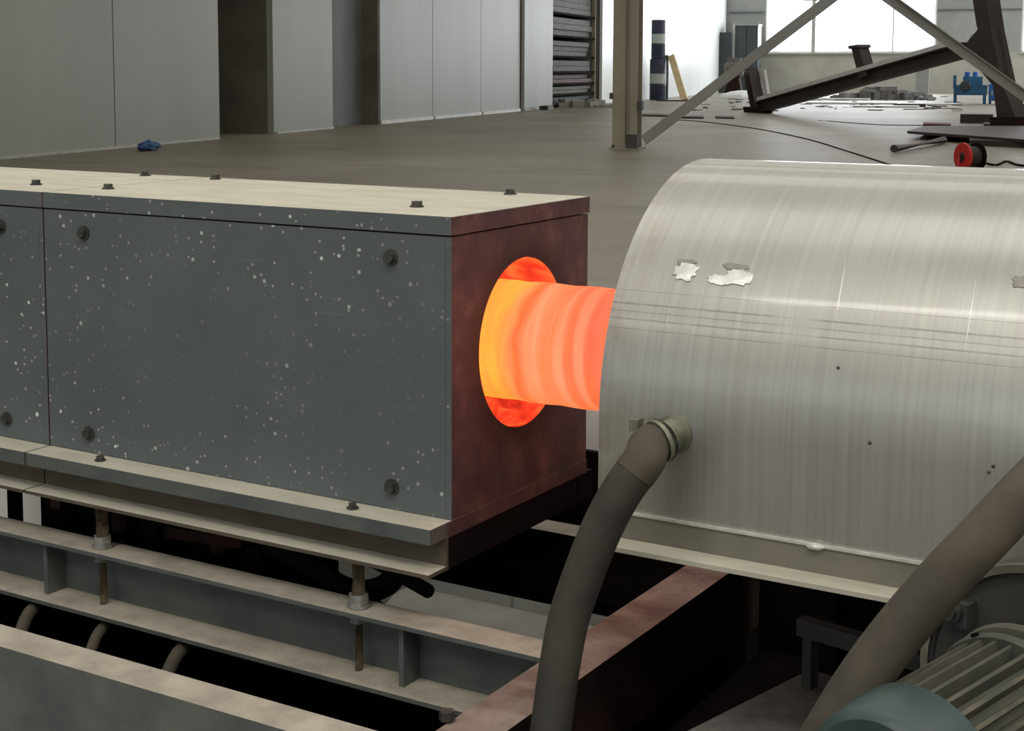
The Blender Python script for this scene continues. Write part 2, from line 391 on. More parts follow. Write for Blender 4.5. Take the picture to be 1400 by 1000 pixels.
# right wall and wall behind the camera (with the windows that light the machine)
def wall_with_windows(name, along_u, fixed, spans, z0, z1, a0, a1, m):
    root = bpy.data.objects.new(name, None); COL.objects.link(root); struct(root)
    root.location = hall(a0, fixed) if along_u else hall(fixed, a0)
    s = 1 if fixed > 0 else -1
    def hb(a, b, c, d, off=0, th=.25):
        lo, hi = sorted((fixed+s*off, fixed+s*(off+th)))
        return hbox(a, b, lo, hi, c, d) if along_u else hbox(lo, hi, a, b, c, d)
    obj('sill_wall', hb(a0, a1, 0, z0), M_SILL, root); obj('upper_wall', hb(a0, a1, z1, ROOF), m, root)
    edge = a0
    for x0, x1 in spans+[(a1, a1)]:
        if x0 > edge: obj('pier', hb(edge, x0, z0, z1), m, root)
        edge = x1
    return root, hb
WB, hbB = wall_with_windows('wall_back', True, 105.4, [(-13.8, -2.72), (2.5, 12.6)], 2.66, 8.7, VL-.1, VR, M_PIER)
wall_with_windows('wall_front', True, -12.0, [(-12.3, .3)], 2.9, 6.3, VL-.1, VR, M_PIER)
wall_with_windows('wall_right', False, 14.0, [(65.5, 102.5)], 2.7, 6.5, -12, 105.4, M_PIER)
def window(n, u0, u1, z0, z1, mull, v=105.42, trans=()):
    root = bpy.data.objects.new('window_%d' % n, None); COL.objects.link(root); struct(root); root.location = hall((u0+u1)/2, v, z0)
    f = .11
    for name, b in (('frame_side', (u0, u0+f, z0, z1)), ('frame_side', (u1-f, u1, z0, z1)), ('frame_rail', (u0, u1, z0, z0+f)), ('frame_rail', (u0, u1, z1-f, z1))):
        obj(name, hbox(b[0], b[1], v, v+.12, b[2], b[3]), M_PALE, root)
    for mu, w in mull: obj('mullion', hbox(mu-w/2, mu+w/2, v, v+.12, z0, z1), M_GALV, root)
    for a, b, z in trans: obj('transom', hbox(a, b, v, v+.12, z-.09, z+.09), M_GALV, root)
    obj('window_sill', hbox(u0-.1, u1+.1, v-.22, v+.1, z0-.10, z0), M_SILL, root)
window(1, -13.8, -2.72, 2.66, 8.7, [(-10.6, .24), (-5.45, .07)], trans=[(-11.3, -8.0, 6.22)])
window(2, 2.5, 12.6, 2.66, 8.7, [(5.8, .2), (9.2, .2)])
obj('cladding_seam', hbox(-2.7, 2.45, 105.28, 105.4, 5.36, 5.46), M_WALLD, WB)
obj('cladding_seam', hbox(-16.2, -13.9, 105.28, 105.4, 5.36, 5.46), M_WALLD, WB)

# ------------------------------------------------------------------ hall column and braces
c0 = at_z(857, 203.5, 0); cu, cv = c0.dot(HU), c0.dot(HV)
t = thing('steel_column', 'cream painted steel column with dusty foot standing on the open workshop floor', 'column', hall(cu, cv))
for s in (-1, 1): obj('flange', hbox(cu-.25, cu+.25, cv+s*.22-.02, cv+s*.22+.02, 0, ROOF-.01), M_COLUMN, t)
obj('web', hbox(cu-.012, cu+.012, cv-.2, cv+.2, 0, ROOF-.01), M_COLUMN, t)
bm = bmesh.new(); tube(bm, [hall(cu+.06, cv-.28, .1), hall(cu+.06, cv-.28, ROOF-.1)], .035, 10); obj('conduit', bm, M_COLUMN, t, smooth=True)
obj('base_plate', hbox(cu-.30, cu+.32, cv-.32, cv+.32, 0, .035), M_COLUMN, t)
obj('foot_gusset', hbox(cu+.06, cu+.29, cv-.34, cv-.25, .035, .30), M_BOLT, t, bevel=.02, seg=1)
for s in (-.22, .24): obj('anchor_bolt', lathe(hall(cu+s, cv-.29, .03), UP, [(0, .03), (.06, .03)], 6), M_BOLT, t)
obj('cable_bracket', hbox(cu-.3, cu-.24, cv-.3, cv-.2, 1.0, 1.12), M_BOLT, t)
obj('cable_bracket', hbox(cu+.26, cu+.36, cv-.3, cv-.1, .78, .96), M_BOLT, t)
def brace(pa, pb, v, label, k=1.0):
    a = at_v(*pa, v); b = at_v(*pb, v); b = a + (b-a)*k
    w = .20
    bm = bmesh.new(); beam(bm, a, b, [(-w/2, 0), (w/2, 0), (w/2, .02), (-w/2+.02, .02), (-w/2+.02, .14), (-w/2, .14)], (b-a).cross(HV))
    return tag(obj('diagonal_brace', bm, M_BRACE, loc=(a.x, a.y, a.z)), label, 'brace')
br = brace((880, 192), (1135, -1), cv-.30, 'grey diagonal brace rising rightward from the foot of the cream column', 2.3)
br2 = brace((1520, 217), (1217, -1), cv-.46, 'grey diagonal brace falling to the right in front of the dark steel frame', 2.2)
c1u = at_v(1530, 200, cv).dot(HU)

# ------------------------------------------------------------------ background objects
# leaning fabricated steel frame
L0 = at_z(1034, 154, 0); R0 = at_z(1385, 163, 0)*1.0; R0 = at_z(1385, 176, 0)
dn = (R0-L0); dn.z = 0; dn = dn.normalized(); nn = dn.cross(UP)
def fp(x, y): return at_plane(x, y, L0, nn)
t = thing('fabricated_truss', 'dark fabricated steel frame with long sloping beam, gusset and post, standing on floor', 'steel frame', L0)
pr = lambda pts, th, off=0: prism(bmesh.new(), [fp(*p)+nn*(off-th/2) for p in pts], nn*th)
p0, p1 = fp(1037, 147), fp(1322, 68)
bm = bmesh.new(); beam(bm, p0, p1, isec(.32, .42, .05), nn)
obj('sloping_beam', bm, M_DARKSTEEL, t)
dd = (p1-p0).normalized(); wn = dd.cross(nn)
if wn.z < 0: wn = -wn
bm = bmesh.new(); prism(bm, [p0+dd*.3+wn*.205-nn*.20, p1-dd*.8+wn*.205-nn*.20, p1-dd*.8+wn*.205+nn*.20, p0+dd*.3+wn*.205+nn*.20], wn*.13)
o = obj('glare_top_flange', bm, M_PALE, t); o['label'] = 'top flange painted pale for window glare'  # window glare along the beam, put into the colour as a pale strip
e0, e1 = fp(1037, 150), fp(1026, 96)
bm = bmesh.new(); beam(bm, e0, e1, isec(.40, .42, .05), nn); obj('end_stub', bm, M_DARKSTEEL, t)
o = obj('end_plate', pr([(1022, 95), (1037, 96), (1044, 139), (1038, 141), (1034, 108), (1030, 108), (1037, 143), (1033, 143)], .10, -.26), M_PALE, t); o['label'] = 'white painted slotted end plate'
o = obj('foot_block', pr([(1024, 146), (1046, 146), (1048, 154.5), (1026, 155.5)], .5), M_RUSTD, t)
obj('stub_beam', pr([(1170, 64), (1180, 62), (1192, 104), (1181, 107)], .35), M_DARKSTEEL, t)
obj('stub_cap', pr([(1168, 63), (1181, 61), (1182, 65), (1169, 67)], .45), M_DARKSTEEL, t)
obj('gusset_plate', pr([(1318, 66), (1345, 34), (1364, 40), (1380, 116), (1366, 124)], .14), M_DARKSTEEL, t)
obj('post', pr([(1330, -60), (1349, -60), (1364, 40), (1380, 116), (1404, 176), (1374, 176), (1366, 110), (1344, 34)], .42), M_DARKSTEEL, t)
obj('post_foot', pr([(1368, 160), (1402, 160), (1404, 176.5), (1370, 176.5)], .7), M_RUSTD, t)
obj('lifting_lug', pr([(1322, 52), (1326, 47), (1332, 47), (1332, 56), (1326, 60)], .1, -.1), M_PALE, t)

# blue press and its neighbour
def hp(x, y): p = at_z(x, y, 0); return p.dot(HU), p.dot(HV)
bu, bv = hp(1330, 142)
s = 1/28.3                                                    # metres per pixel there
t = thing('blue_press', 'blue workshop machine with legs near the far wall, left one of the blue pair', 'machine', hall(bu, bv))
def bb(name, x0, x1, z0, z1, v0, v1, m, par, cx, **k): return obj(name, hbox(bu+(x0-1330)*s, bu+(x1-1330)*s, bv+v0, bv+v1, z0, z1), m, par, **k)
for x in (1308, 1344):
    for v in (-.35, .35): bb('leg', x-2, x+2, 0, .42, v-.12, v+.12, M_BLUE, t, 0, bevel=.03, seg=1)
bb('bed', 1306, 1347, .40, .86, -.5, .5, M_BLUE, t, 0, bevel=.05)
bb('head', 1317, 1341, .86, 1.24, -.42, .42, M_BLUE, t, 0, bevel=.08)
bb('side_column', 1305, 1309, .7, 1.30, -.4, .4, M_BLUE, t, 0, bevel=.03)
obj('hand_wheel', lathe(hall(bu-.35, bv-.5, .82), -HV, [(0, .2), (.05, .24), (.09, .2)], 20), M_TIN, t)
for x in (1322, 1332): obj('cylinder', lathe(hall(bu+(x-1330)*s, bv, 1.22), UP, [(0, .13), (.22, .12), (.25, .06)], 14), M_BLUEL, t)
t = thing('blue_cabinet', 'brighter blue low cabinet beside the blue workshop machine', 'cabinet', hall(bu+1.0, bv+.2))
bb('body', 1349, 1368, .14, .80, -.3, .5, M_BLUEL, t, 0, bevel=.04)
bb('lid', 1348, 1369, .80, .90, -.34, .54, M_BLUEL, t, 0, bevel=.03)
for x in (1351, 1366): bb('foot', x-1.5, x+1.5, 0, .15, -.2, .4, M_BLUE, t, 0)
bb('door_handle', 1352, 1354, .4, .6, -.36, -.3, M_GALV, t, 0)

# steel plates, block, pipe, reel on the floor to the right
def stackplate(name, quad, z0, th, m, label, cat='steel plate'):
    poly = [at_z(x, y, 0) for x, y in quad]; poly = [V((p.x, p.y, z0)) for p in poly]
    return tag(obj(name, prism(bmesh.new(), poly, UP*th), m, bevel=.008, seg=1), label, cat)
stackplate('timber_sleeper', [(1325, 196), (1420, 200), (1420, 203), (1325, 199)], 0, .12, M_DARKSTEEL, 'dark sleeper under the front edge of the large steel plate', 'sleeper')
stackplate('timber_sleeper', [(1262, 183), (1420, 183), (1420, 184.6), (1262, 184.6)], 0, .12, M_DARKSTEEL, 'dark sleeper under the rear edge of the large steel plate', 'sleeper')
stackplate('steel_plate', [(1240, 190), (1264, 182), (1440, 182), (1440, 206)], .12, .06, M_DARKSTEEL, 'large dark flat steel plate raised on sleepers on the workshop floor')
t = at_z(1222, 209, 0); t2 = at_z(1290, 196.5, 0)
bm = bmesh.new(); tube(bm, [t+UP*.08, t2+UP*.08], .075, 12); bmt = obj('steel_pipe', bm, M_DARKSTEEL, smooth=True); tag(bmt, 'dark steel pipe lying on floor by the large steel plate', 'pipe')
bu2, bv2 = hp(1333, 168)
tag(obj('steel_block', hbox(bu2-.42, bu2+.5, bv2-.3, bv2+.3, 0, .26), M_DARKSTEEL, bevel=.02), 'dark rectangular steel block lying beyond the large plate', 'block')
for k, (q, lab) in enumerate([([(1262, 172), (1300, 173.5), (1300, 171), (1262, 169.5)], 'thin brown steel strip lying left of the steel block'),
        ([(1272, 180), (1290, 180), (1290, 176), (1272, 176)], 'small dark offcut beside the thin brown strip'),
        ([(1345, 172), (1385, 174), (1385, 171.5), (1345, 170)], 'dark flat bar lying beside the post of the steel frame'),
        ([(878, 159), (920, 160), (920, 158), (878, 157)], 'dark flat bar on floor right beside the cream column'),
        ([(930, 162), (962, 162.5), (962, 160), (930, 160)], 'dark flat bar on floor behind the rising brace'),
        ([(978, 162), (1004, 163), (1004, 160.5), (978, 159.8)], 'short dark flat bar nearest the foot of the steel frame')]):
    stackplate('flat_bar', q, 0, .06 if k < 3 else .05, M_DARKSTEEL if k else M_RUST, lab, 'steel bar')
rp = at_z(1325, 234, 0); ax = (HU*.80+HV*.60).normalized()
t = thing('cable_reel', 'red cable reel with dark drum standing behind the stainless hood', 'reel', rp)
def reel(name, s0, s1, r, m): obj(name, lathe(rp+UP*.225+ax*s0, ax, [(0, r*.96), (.008, r), (s1-s0-.008, r), (s1-s0, r*.96)], 28), m, t, smooth=True)
reel('front_flange', -.14, -.10, .225, M_RED); reel('rear_flange', .12, .16, .225, M_BLACK); reel('cable_winding', -.10, .12, .16, M_DARKSTEEL)
bm = bmesh.new(); tube(bm, [rp+UP*.225-ax*.18, rp+UP*.225-ax*.14], .07, 14); obj('hub', bm, M_DARKSTEEL, t)
bm = bmesh.new()
for s in (-1, 1): tube(bm, smooth_path([rp+ax*(-.2)+HV*.16*s+UP*.012, rp+ax*(-.2)+UP*.24, rp+ax*(-.2)-HV*.02*s+UP*.26], 4), .012, 8)
obj('stand', bm, M_RED, t)
def floor_cable(pts, r, label, m=M_BLACK):
    P = [at_z(x, y, 0)+UP*r for x, y in pts]; bm = bmesh.new(); tube(bm, smooth_path(P, 6), r, 8)
    return tag(obj('cable', bm, m, smooth=True), label, 'cable')
floor_cable([(905, 163), (960, 167), (1030, 176), (1100, 190), (1160, 208), (1210, 224), (1235, 232)], .012, 'thin dark cable snaking across the floor behind the hood')
floor_cable([(1345, 224), (1362, 227), (1376, 222), (1392, 227), (1420, 229)], .018, 'short dark cable tangle right of the red reel')
floor_cable([(1120, 165), (1200, 171), (1260, 172), (1320, 178)], .010, 'faint cable on floor before the sloping steel frame')
# small pale litter & scrap heap by the far wall
def heap(name, x, y, w, d, h, n, label, cat, m, seed):
    rnd = random.Random(seed); u, v = hp(x, y); t = bmesh.new()
    for k in range(n):
        a = rnd.uniform(-1, 1); b = rnd.uniform(-1, 1); hh = h*(1-.75*abs(a))*rnd.uniform(.35, 1)
        R = Matrix.Translation(hall(u+a*w/2, v+b*d/2, hh/2)) @ Matrix.Rotation(rnd.uniform(0, 3), 4, 'Z')
        bx(t, -w*rnd.uniform(.04, .13), w*rnd.uniform(.04, .13), -.25, .25, -hh/2, hh/2*rnd.uniform(.5, 1), M=R)
    o = obj(name, t, m); tag(o, label, cat); o['kind'] = 'stuff'; return o
heap('scrap_heap', 1208, 136, 4.6, 2.2, .95, 46, 'dark heap of scrap metal on floor beneath the sloping beam', 'scrap', M_RUBBLE, 3)
for k, (x, y, w, h, lab) in enumerate([(1120, 137, 5, .1, 'pale sheet lying under the sloping beam left of scrap'), (1165, 142, 4, .07, 'long pale sheet lying in front of the scrap heap'),
        (1270, 143, 2.4, .06, 'pale sheet lying between scrap heap and blue machine'), (1212, 146.5, 2.6, .06, 'pale offcut lying nearest in front of the scrap heap'), (1064, 138, 2.0, .10, 'pale sheet lying by the white end plate of the frame')]):
    u, v = hp(x, y)
    tag(obj('pale_sheet', hbox(u-w/2, u+w/2, v-(.8 if k else .4), v+(.8 if k else .4), 0, h), M_PALE, bevel=.01, seg=1), lab, 'sheet')
u, v = hp(1242, 146)
tag(obj('floor_offcut', prism(bmesh.new(), [hall(u-.6, v-.2), hall(u+.7, v-.1), hall(u+.3, v+.3), hall(u-.3, v+.25)], UP*.12), M_DARKSTEEL), 'dark offcut lying between the scrap heap and blue machine', 'offcut')
rnd = random.Random(11); lt = bmesh.new()
for k in range(90):
    q = at_z(rnd.uniform(930, 1310), rnd.uniform(131, 152), 0); a = rnd.uniform(0, 3.1); w, l = rnd.uniform(.05, .25), rnd.uniform(.15, .9)
    bx(lt, -l/2, l/2, -w/2, w/2, 0, rnd.uniform(.01, .05), M=Matrix.Translation(q) @ Matrix.Rotation(a, 4, 'Z'))
o = tag(obj('floor_litter', lt, M_GREYBR), 'scattered grey brown chips and strips over the floor around the sloping steel frame', 'litter'); o['kind'] = 'stuff'
# green-grey post and broad low box by far wall
u, v = hp(1261, 132)
t = thing('green_locker', 'narrow green grey locker standing right of the scrap heap', 'locker', hall(u, v))
obj('body', hbox(u-.38, u+.34, v-.3, v+.3, .08, 1.75), M_PIER, t, bevel=.02); obj('plinth', hbox(u-.34, u+.3, v-.26, v+.26, 0, .08), M_DARKSTEEL, t)
obj('orange_cap', hbox(u-.7, u-.1, v-.34, v+.2, 1.5, 1.85), M_RUST, t)
# dark cabinet in the far left corner with steel post
u, v = -15.0, 103.6
t = thing('tall_cabinet', 'tall dark cabinet standing in the far corner left of the big window', 'cabinet', hall(u, v))
obj('body', hbox(-15.45, -13.95, 103.0, 104.6, .12, 4.45), M_TIN, t, bevel=.04); obj('plinth', hbox(-15.4, -14.0, 103.05, 104.5, 0, .12), M_BLACK, t)
for a, b in ((-15.42, -14.72), (-14.68, -13.98)): obj('door', hbox(a, b, 102.93, 103.0, .2, 4.38), M_TIN, t, bevel=.02)
obj('top_frame', hbox(-15.6, -13.9, 102.9, 104.6, 4.45, 4.55), M_PIER, t)
obj('corner_post', hbox(-15.62, -15.46, 102.85, 103.0, 0, 4.6), M_GALV, t)
tag(obj('leaning_board', hbox(-16.38, -15.66, 102.4, 102.7, 0, 4.0), M_TIN, bevel=.02), 'dark tall board standing left of the dark corner cabinet', 'panel')
u, v = hp(1003, 131)
t = thing('drum_mixer', 'grey brown drum machine on dark stand beside the tall dark cabinet', 'machine', hall(u, v))
obj('drum', lathe(hall(u-.55, v, 1.55), HU, [(0, .34), (.15, .5), (.95, .5), (1.1, .34)], 20), M_GREYBR, t, smooth=True)
obj('stand', prism(bmesh.new(), [hall(u-.5, v-.4), hall(u+.55, v-.4), hall(u+.3, v-.4, 1.2), hall(u-.25, v-.4, 1.2)], HV*.8), M_RUSTD, t)
obj('hopper', prism(bmesh.new(), [hall(u-.3, v-.2, 1.95), hall(u+.3, v-.2, 1.95), hall(u+.45, v-.2, 2.25), hall(u-.45, v-.2, 2.25)], HV*.4), M_GREYBR, t)
u, v = hp(1015, 133)
tag(obj('plastic_sheeting', lathe(hall(u, v, 0), UP, [(0, 1.3), (.15, 1.2), (.32, .7), (.38, .2)], 9), M_PALE), 'crumpled pale plastic sheeting heaped at the foot of the drum machine', 'sheeting')
# stack of dark drums with pale bands against the white wall
vd = 78.5; du = VL+.70
for k, (z, h, rr, lab) in enumerate([(0, 2.10, .42, 'lower dark drum with pale band, standing on floor by white wall'), (2.10, 2.00, .36, 'upper dark drum with pale band stacked on the lower drum')]):
    t = thing('storage_drum', lab, 'drum', hall(du+(.0 if k else -.0), vd, z), 'dark drums stacked by the white wall')
    obj('body', lathe(hall(du, vd, z), UP, [(0, rr*.96), (.05, rr), (h*.33, rr), (h*.35, rr*1.03), (h*.37, rr), (h-.05, rr), (h, rr*.95)], 28), M_DBLUE, t, smooth=True)
    bm = lathe(hall(du, vd, z+h*.40), UP, [(0, rr*1.012), (h*.24, rr*1.012)], 28); obj('pale_band', bm, M_LABEL, t, smooth=True)
    obj('lid', lathe(hall(du, vd, z+h-.02), UP, [(0, rr*.6), (.02, rr*.5)], 16), M_TIN, t)
# timber leaning against the white wall
p0 = at_z(937, 139, 0); pu, pv = VL+.08, p0.dot(HV)
a = at_z(936, 138, 0)+UP*.04; b = at_v(918, 77, a.dot(HV)+2.6)
q = b
bm = bmesh.new(); beam(bm, a, q, rect(.16, .34), HV); t = obj('timber_plank', bm, M_WOOD); tag(t, 'pale timber plank leaning against the white wall', 'plank')
u, v = a.dot(HU), a.dot(HV)
tag(obj('upright_board', hbox(VL+.75, VL+1.15, v+2.7, v+2.82, 0, 2.3), M_WALLD, bevel=.02), 'narrow grey board standing upright behind the timber plank', 'panel')
tag(obj('dark_bar', hbox(u-1.2, u+.9, v-1.2, v-1.0, 0, .06), M_DARKSTEEL), 'dark bar lying at the foot of the timber plank', 'steel bar')
# rack of wrapped sheet bundles in the bay
vr0, vr1 = 60.9, 68.6
t = thing('storage_rack', 'storage rack of brown posts and dark shelves in the wall bay', 'rack', hall(VL-1.0, (vr0+vr1)/2))
for uu in (VL-.3, VL-2.2):
    for vv in (vr0, vr1): obj('post', hbox(uu-.08, uu+.08, vv-.08, vv+.08, 0, 8.0), M_COLUMN, t)
zs = [.10, .55, 1.0, 1.5, 2.15, 3.0, 3.95, 5.0, 6.0, 7.0]
for z in zs: obj('shelf', hbox(VL-2.3, VL-.22, vr0+.08, vr1-.08, z-.09, z), M_BLACK, t)
ordn = ['lowest', 'second', 'third', 'fourth', 'fifth', 'sixth', 'seventh', 'eighth', 'ninth']
rnd = random.Random(5)
M_BUN = [simple('bundle_wrap', c, tuple(x*.55 for x in c), 1.4, .7, stretch=(1, 1, 5)) for c in ((.095, .10, .08), (.08, .085, .07), (.055, .068, .056), (.12, .11, .08), (.085, .04, .034))]
for k in range(9):
    z0, z1 = zs[k], zs[k+1]-.09; hgt = (z1-z0)*rnd.uniform(.80, .92); lay = 3 if hgt > .5 else 2
    mm = [M_BUN[2], M_BUN[3], M_BUN[4], M_BUN[2], M_BUN[1], M_BUN[0], M_BUN[0], M_BUN[1], M_BUN[0]][k]
    t2 = thing('sheet_bundle', 'bundle of stacked wrapped sheets on the %s shelf of the bay rack' % ordn[k], 'bundle', hall(VL-1.2, 64.7, z0), 'sheet bundles on the bay rack')
    for q in range(lay):
        a, b = z0+hgt*q/lay, z0+hgt*(q+1)/lay-.02
        j = rnd.uniform(0, .5)
        obj('sheet_pack', hbox(VL-2.1, VL-.28-rnd.uniform(0, .15), vr0+.25+j, vr1-.3-rnd.uniform(0, .6), a, b), mm, t2, bevel=.03, seg=1)
p = hall(VL-.2, 66.8, 3.98)
tag(obj('blue_tarp', hbox(VL-.9, VL-.27, 65.0, 68.0, 4.87-.0, 4.91), M_BLUET), 'folded blue sheet tucked on top of the fifth shelf bundle', 'tarp')
u, v = hp(795, 145)
heap('scrap_heap', 797, 146.5, 3.0, .9, .55, 26, 'pale and pink scrap heaped on floor in front of the bay rack', 'scrap', M_SACK, 8)
u, v = hp(752, 149.5)
tag(obj('small_brick', hbox(VL+.25, VL+.6, v-1.2, v-.4, 0, .16), M_DARKSTEEL), 'small dark block lying at the foot of the last grey panel', 'block')
u, v = hp(735, 152)
# blue bag by the left wall
bp = at_z(200, 206, 0); bu3, bv3 = bp.dot(HU)+.05, bp.dot(HV)
bm = bmesh.new(); bmesh.ops.create_icosphere(bm, subdivisions=3, radius=1.0)
rnd = random.Random(2)
for vtx in bm.verts:
    c = vtx.co; k = 1+.12*math.sin(7*c.x+3*c.y)+.10*math.sin(9*c.z+4*c.x)
    z = c.z*k; pinch = 1.0 if z < .3 else max(.22, 1-(z-.3)*1.1)
    vtx.co = hall(bu3 + c.y*.14*k*pinch, bv3 + c.x*.38*k*pinch, max(0, (z+.72)*.125))
tag(obj('blue_bag', bm, M_BLUET, smooth=True, ang=60), 'small crumpled blue bag lying at the foot of the left wall', 'bag')

# ------------------------------------------------------------------ furnace
XB = -1.394; YF, YR = 2.167, 2.664; ZT, ZS, ZL, ZLB = 1.350, 1.317, .822, .795; ML = .992
YC, ZC, HR = 2.414, 1.098, .158
def plate_hole(x0, x1, y0, y1, z0, z1, cy, cz, r, n=64):
    bm = bmesh.new(); A = []; B = []; C_ = []; D = []
    for k in range(n):
        a = 2*math.pi*(k+.5)/n; c, s_ = math.cos(a), math.sin(a)
        ty = ((y1-cy) if c > 0 else (y0-cy))/c if abs(c) > 1e-6 else 1e9
        tz = ((z1-cz) if s_ > 0 else (z0-cz))/s_ if abs(s_) > 1e-6 else 1e9
        tt = min(ty, tz); oy, oz = cy+c*tt, cz+s_*tt
        A.append(bm.verts.new((x1, oy, oz))); B.append(bm.verts.new((x1, cy+c*r, cz+s_*r)))
        C_.append(bm.verts.new((x0, oy, oz))); D.append(bm.verts.new((x0, cy+c*r, cz+s_*r)))
    # pull the nearest samples exactly onto the corners
    for y in (y0, y1):
        for z in (z0, z1):
            i = min(range(n), key=lambda k: (A[k].co.y-y)**2+(A[k].co.z-z)**2); A[i].co.y = y; A[i].co.z = z; C_[i].co.y = y; C_[i].co.z = z
    for k in range(n):
        j = (k+1) % n
        bm.faces.new((A[k], A[j], B[j], B[k])); bm.faces.new((D[k], D[j], C_[j], C_[k]))
        bm.faces.new((B[k], B[j], D[j], D[k])); bm.faces.new((A[j], A[k], C_[k], C_[j]))
    return bm
def set_side(o, m):
    # outer faces turned to the front or the back carry the grey paint
    o.data.materials.append(m); k = len(o.data.materials)-1
    for f in o.data.polygons:
        if abs(f.normal.y) > .9 and (f.center.y + wpos(o).y < YF+.002 or f.center.y + wpos(o).y > YR-.002): f.material_index = k
def furnace(label):
    x1, x0 = XB, XB-ML+.003
    t = thing('induction_furnace', label, 'furnace', ((x0+x1)/2, YC, .738), 'induction furnace modules on the steel frame')
    g = .0015
    obj('top_slab', box(x0, x1, YF-.002, YR+.002, ZS+g, ZT), M_PAINT, t, top=M_DUST, bevel=.0015, seg=1)
    obj('front_panel', box(x0, x1-.0125, YF, YF+.022, ZL+g, ZS-g*1.2), M_PAINT, t, bevel=.001, seg=1)
    obj('rear_panel', box(x0, x1-.0125, YR-.022, YR, ZL+g, ZS-g*1.2), M_PAINT, t, bevel=.001, seg=1)
    e = obj('end_panel', plate_hole(x1-.012, x1, YF, YR, ZL+g, ZS-g, YC, ZC, HR), M_END, t)
    set_side(e, M_PAINT)
    o = obj('slab_end_strip', box(x1, x1+.0025, YF-.002, YR+.002, ZS+g, ZT-.0005), M_END, t); o['label'] = 'scorched end face of the top slab'
    e['label'] = 'red brown scorched end panel with round opening'
    obj('end_panel', plate_hole(x0+.001, x0+.025, YF+.0225, YR-.0225, ZL+g, ZS-g, YC, ZC, HR), M_END, t)
    bm = lathe((x0+.026, YC, ZC), (1, 0, 0), [(0, HR+.03), (0, HR+.002), (x1-x0-.040, HR+.002), (x1-x0-.040, HR-.0012), (x1-x0-.0265, HR-.0012)], 64, cap=False)
    l = obj('glowing_lining', bm, M_LINING, t, smooth=True); l['label'] = 'glowing orange red refractory lining'
    obj('glow_blocker', lathe((x0+.027, YC, ZC), (1, 0, 0), [(0, HR+.036), (x1-x0-.045, HR+.036)], 40, cap=False), M_BLACK, t)  # unseen black tube added to stop lining glow leaking through the gaps
    for s in (-1, 1):
        a = s*.42; rr = (HR-.0165)
        c = V((0, YC+math.sin(a)*(HR-.024), ZC-math.cos(a)*(HR-.024)))
        bm = bmesh.new(); tube(bm, [(x0+.03, c.y, c.z), (x1-.035, c.y, c.z)], .0225, 12); obj('skid_rail', bm, M_LINING, t, smooth=True)
    obj('base_slab', box(x0, x1-.0005, 2.100, YR, ZLB, ZL), M_PAINT2, t, top=M_DUST, bevel=.0015, seg=1)
    o = obj('base_end_strip', box(x1-.0005, x1+.0015, YF-.012, YR, ZLB, ZL), M_END, t); o['label'] = 'scorched end face of the base slab'
    # bottom channel, open to the front: upper flange, web, lower flange
    for nm, b, tp in (('channel_web', (x0, x1, 2.150, 2.157, .745, ZLB), None), ('channel_flange', (x0, x1, 2.094, 2.157, .738, .745), M_DUST), ):
        obj(nm, box(*b), M_CHAN, t, top=tp)
    obj('rear_channel', box(x0, x1, YR-.03, YR+.03, .738, ZLB), M_BLACK, t)
    obj('end_crosspiece', box(x1-.03, x1, 2.16, YR-.035, .738, ZLB), M_BLACK, t)
    for dx in (.125, ML-.117):
        for z in (1.273, .863): hexbolt(t, (x1-dx, YF, z), (0, -1, 0))
        for z in (1.273, .863): hexbolt(t, (x1-dx, YR, z), (0, 1, 0))
    for dx in (.155, ML-.06):
        for y in (2.292, 2.625): hexbolt(t, (x1-dx, y, ZT), (0, 0, 1), r=.010, h=.009, washer=.013)
    for dx in (.188, .812): hexbolt(t, (x1-dx, 2.134, ZL), (0, 0, 1), r=.008, h=.008, washer=.011)
    for dx in (.168, .800):
        x = x1-dx
        bm = bmesh.new(); tube(bm, [(x, 2.123, .50), (x, 2.123, .738)], .0085, 12); rod = obj('threaded_rod', bm, M_ROD, t, smooth=True)
        bm = bmesh.new(); tube(bm, [(x, 2.123, .672), (x, 2.123, .7375)], .0135, 12); obj('spacer_sleeve', bm, M_ROD, rod, smooth=True)
        bm = lathe((x, 2.123, .651), UP, [(0, .022), (.004, .022)], 18); prism(bm, [V((x+math.cos(k*math.pi/3+.3)*.0185, 2.123+math.sin(k*math.pi/3+.3)*.0185, .655)) for k in range(6)], UP*.018); obj('nut', bm, M_NUT, rod)
        bm = bmesh.new(); prism(bm, [V((x+math.cos(k*math.pi/3)*.0165, 2.123+math.sin(k*math.pi/3)*.0165, .622)) for k in range(6)], UP*.019); obj('nut', bm, M_NUT, rod)
    return t
f1 = furnace('dark grey spattered furnace box with round glowing opening, nearest the stainless hood')
f2 = copy_tree(f1); f2.location.x -= ML+.001
f2['label'] = 'dark grey furnace box cut by the left edge of the photo, behind the seam'

# billet
bm = lathe((-3.30, YC, ZC+.0025), (1, 0, 0), [(0, .10), (.01, .11)] + [(.05+.03*k, .11+.0010*math.sin(k*2.1)+(.0008 if k % 7 == 0 else 0)) for k in range(1, 88)] + [(2.72, .11), (2.73, .10)], 72)
tag(obj('steel_billet', bm, M_BILLET, smooth=True, ang=50), 'glowing orange round steel bar passing from furnace opening into stainless hood', 'billet')

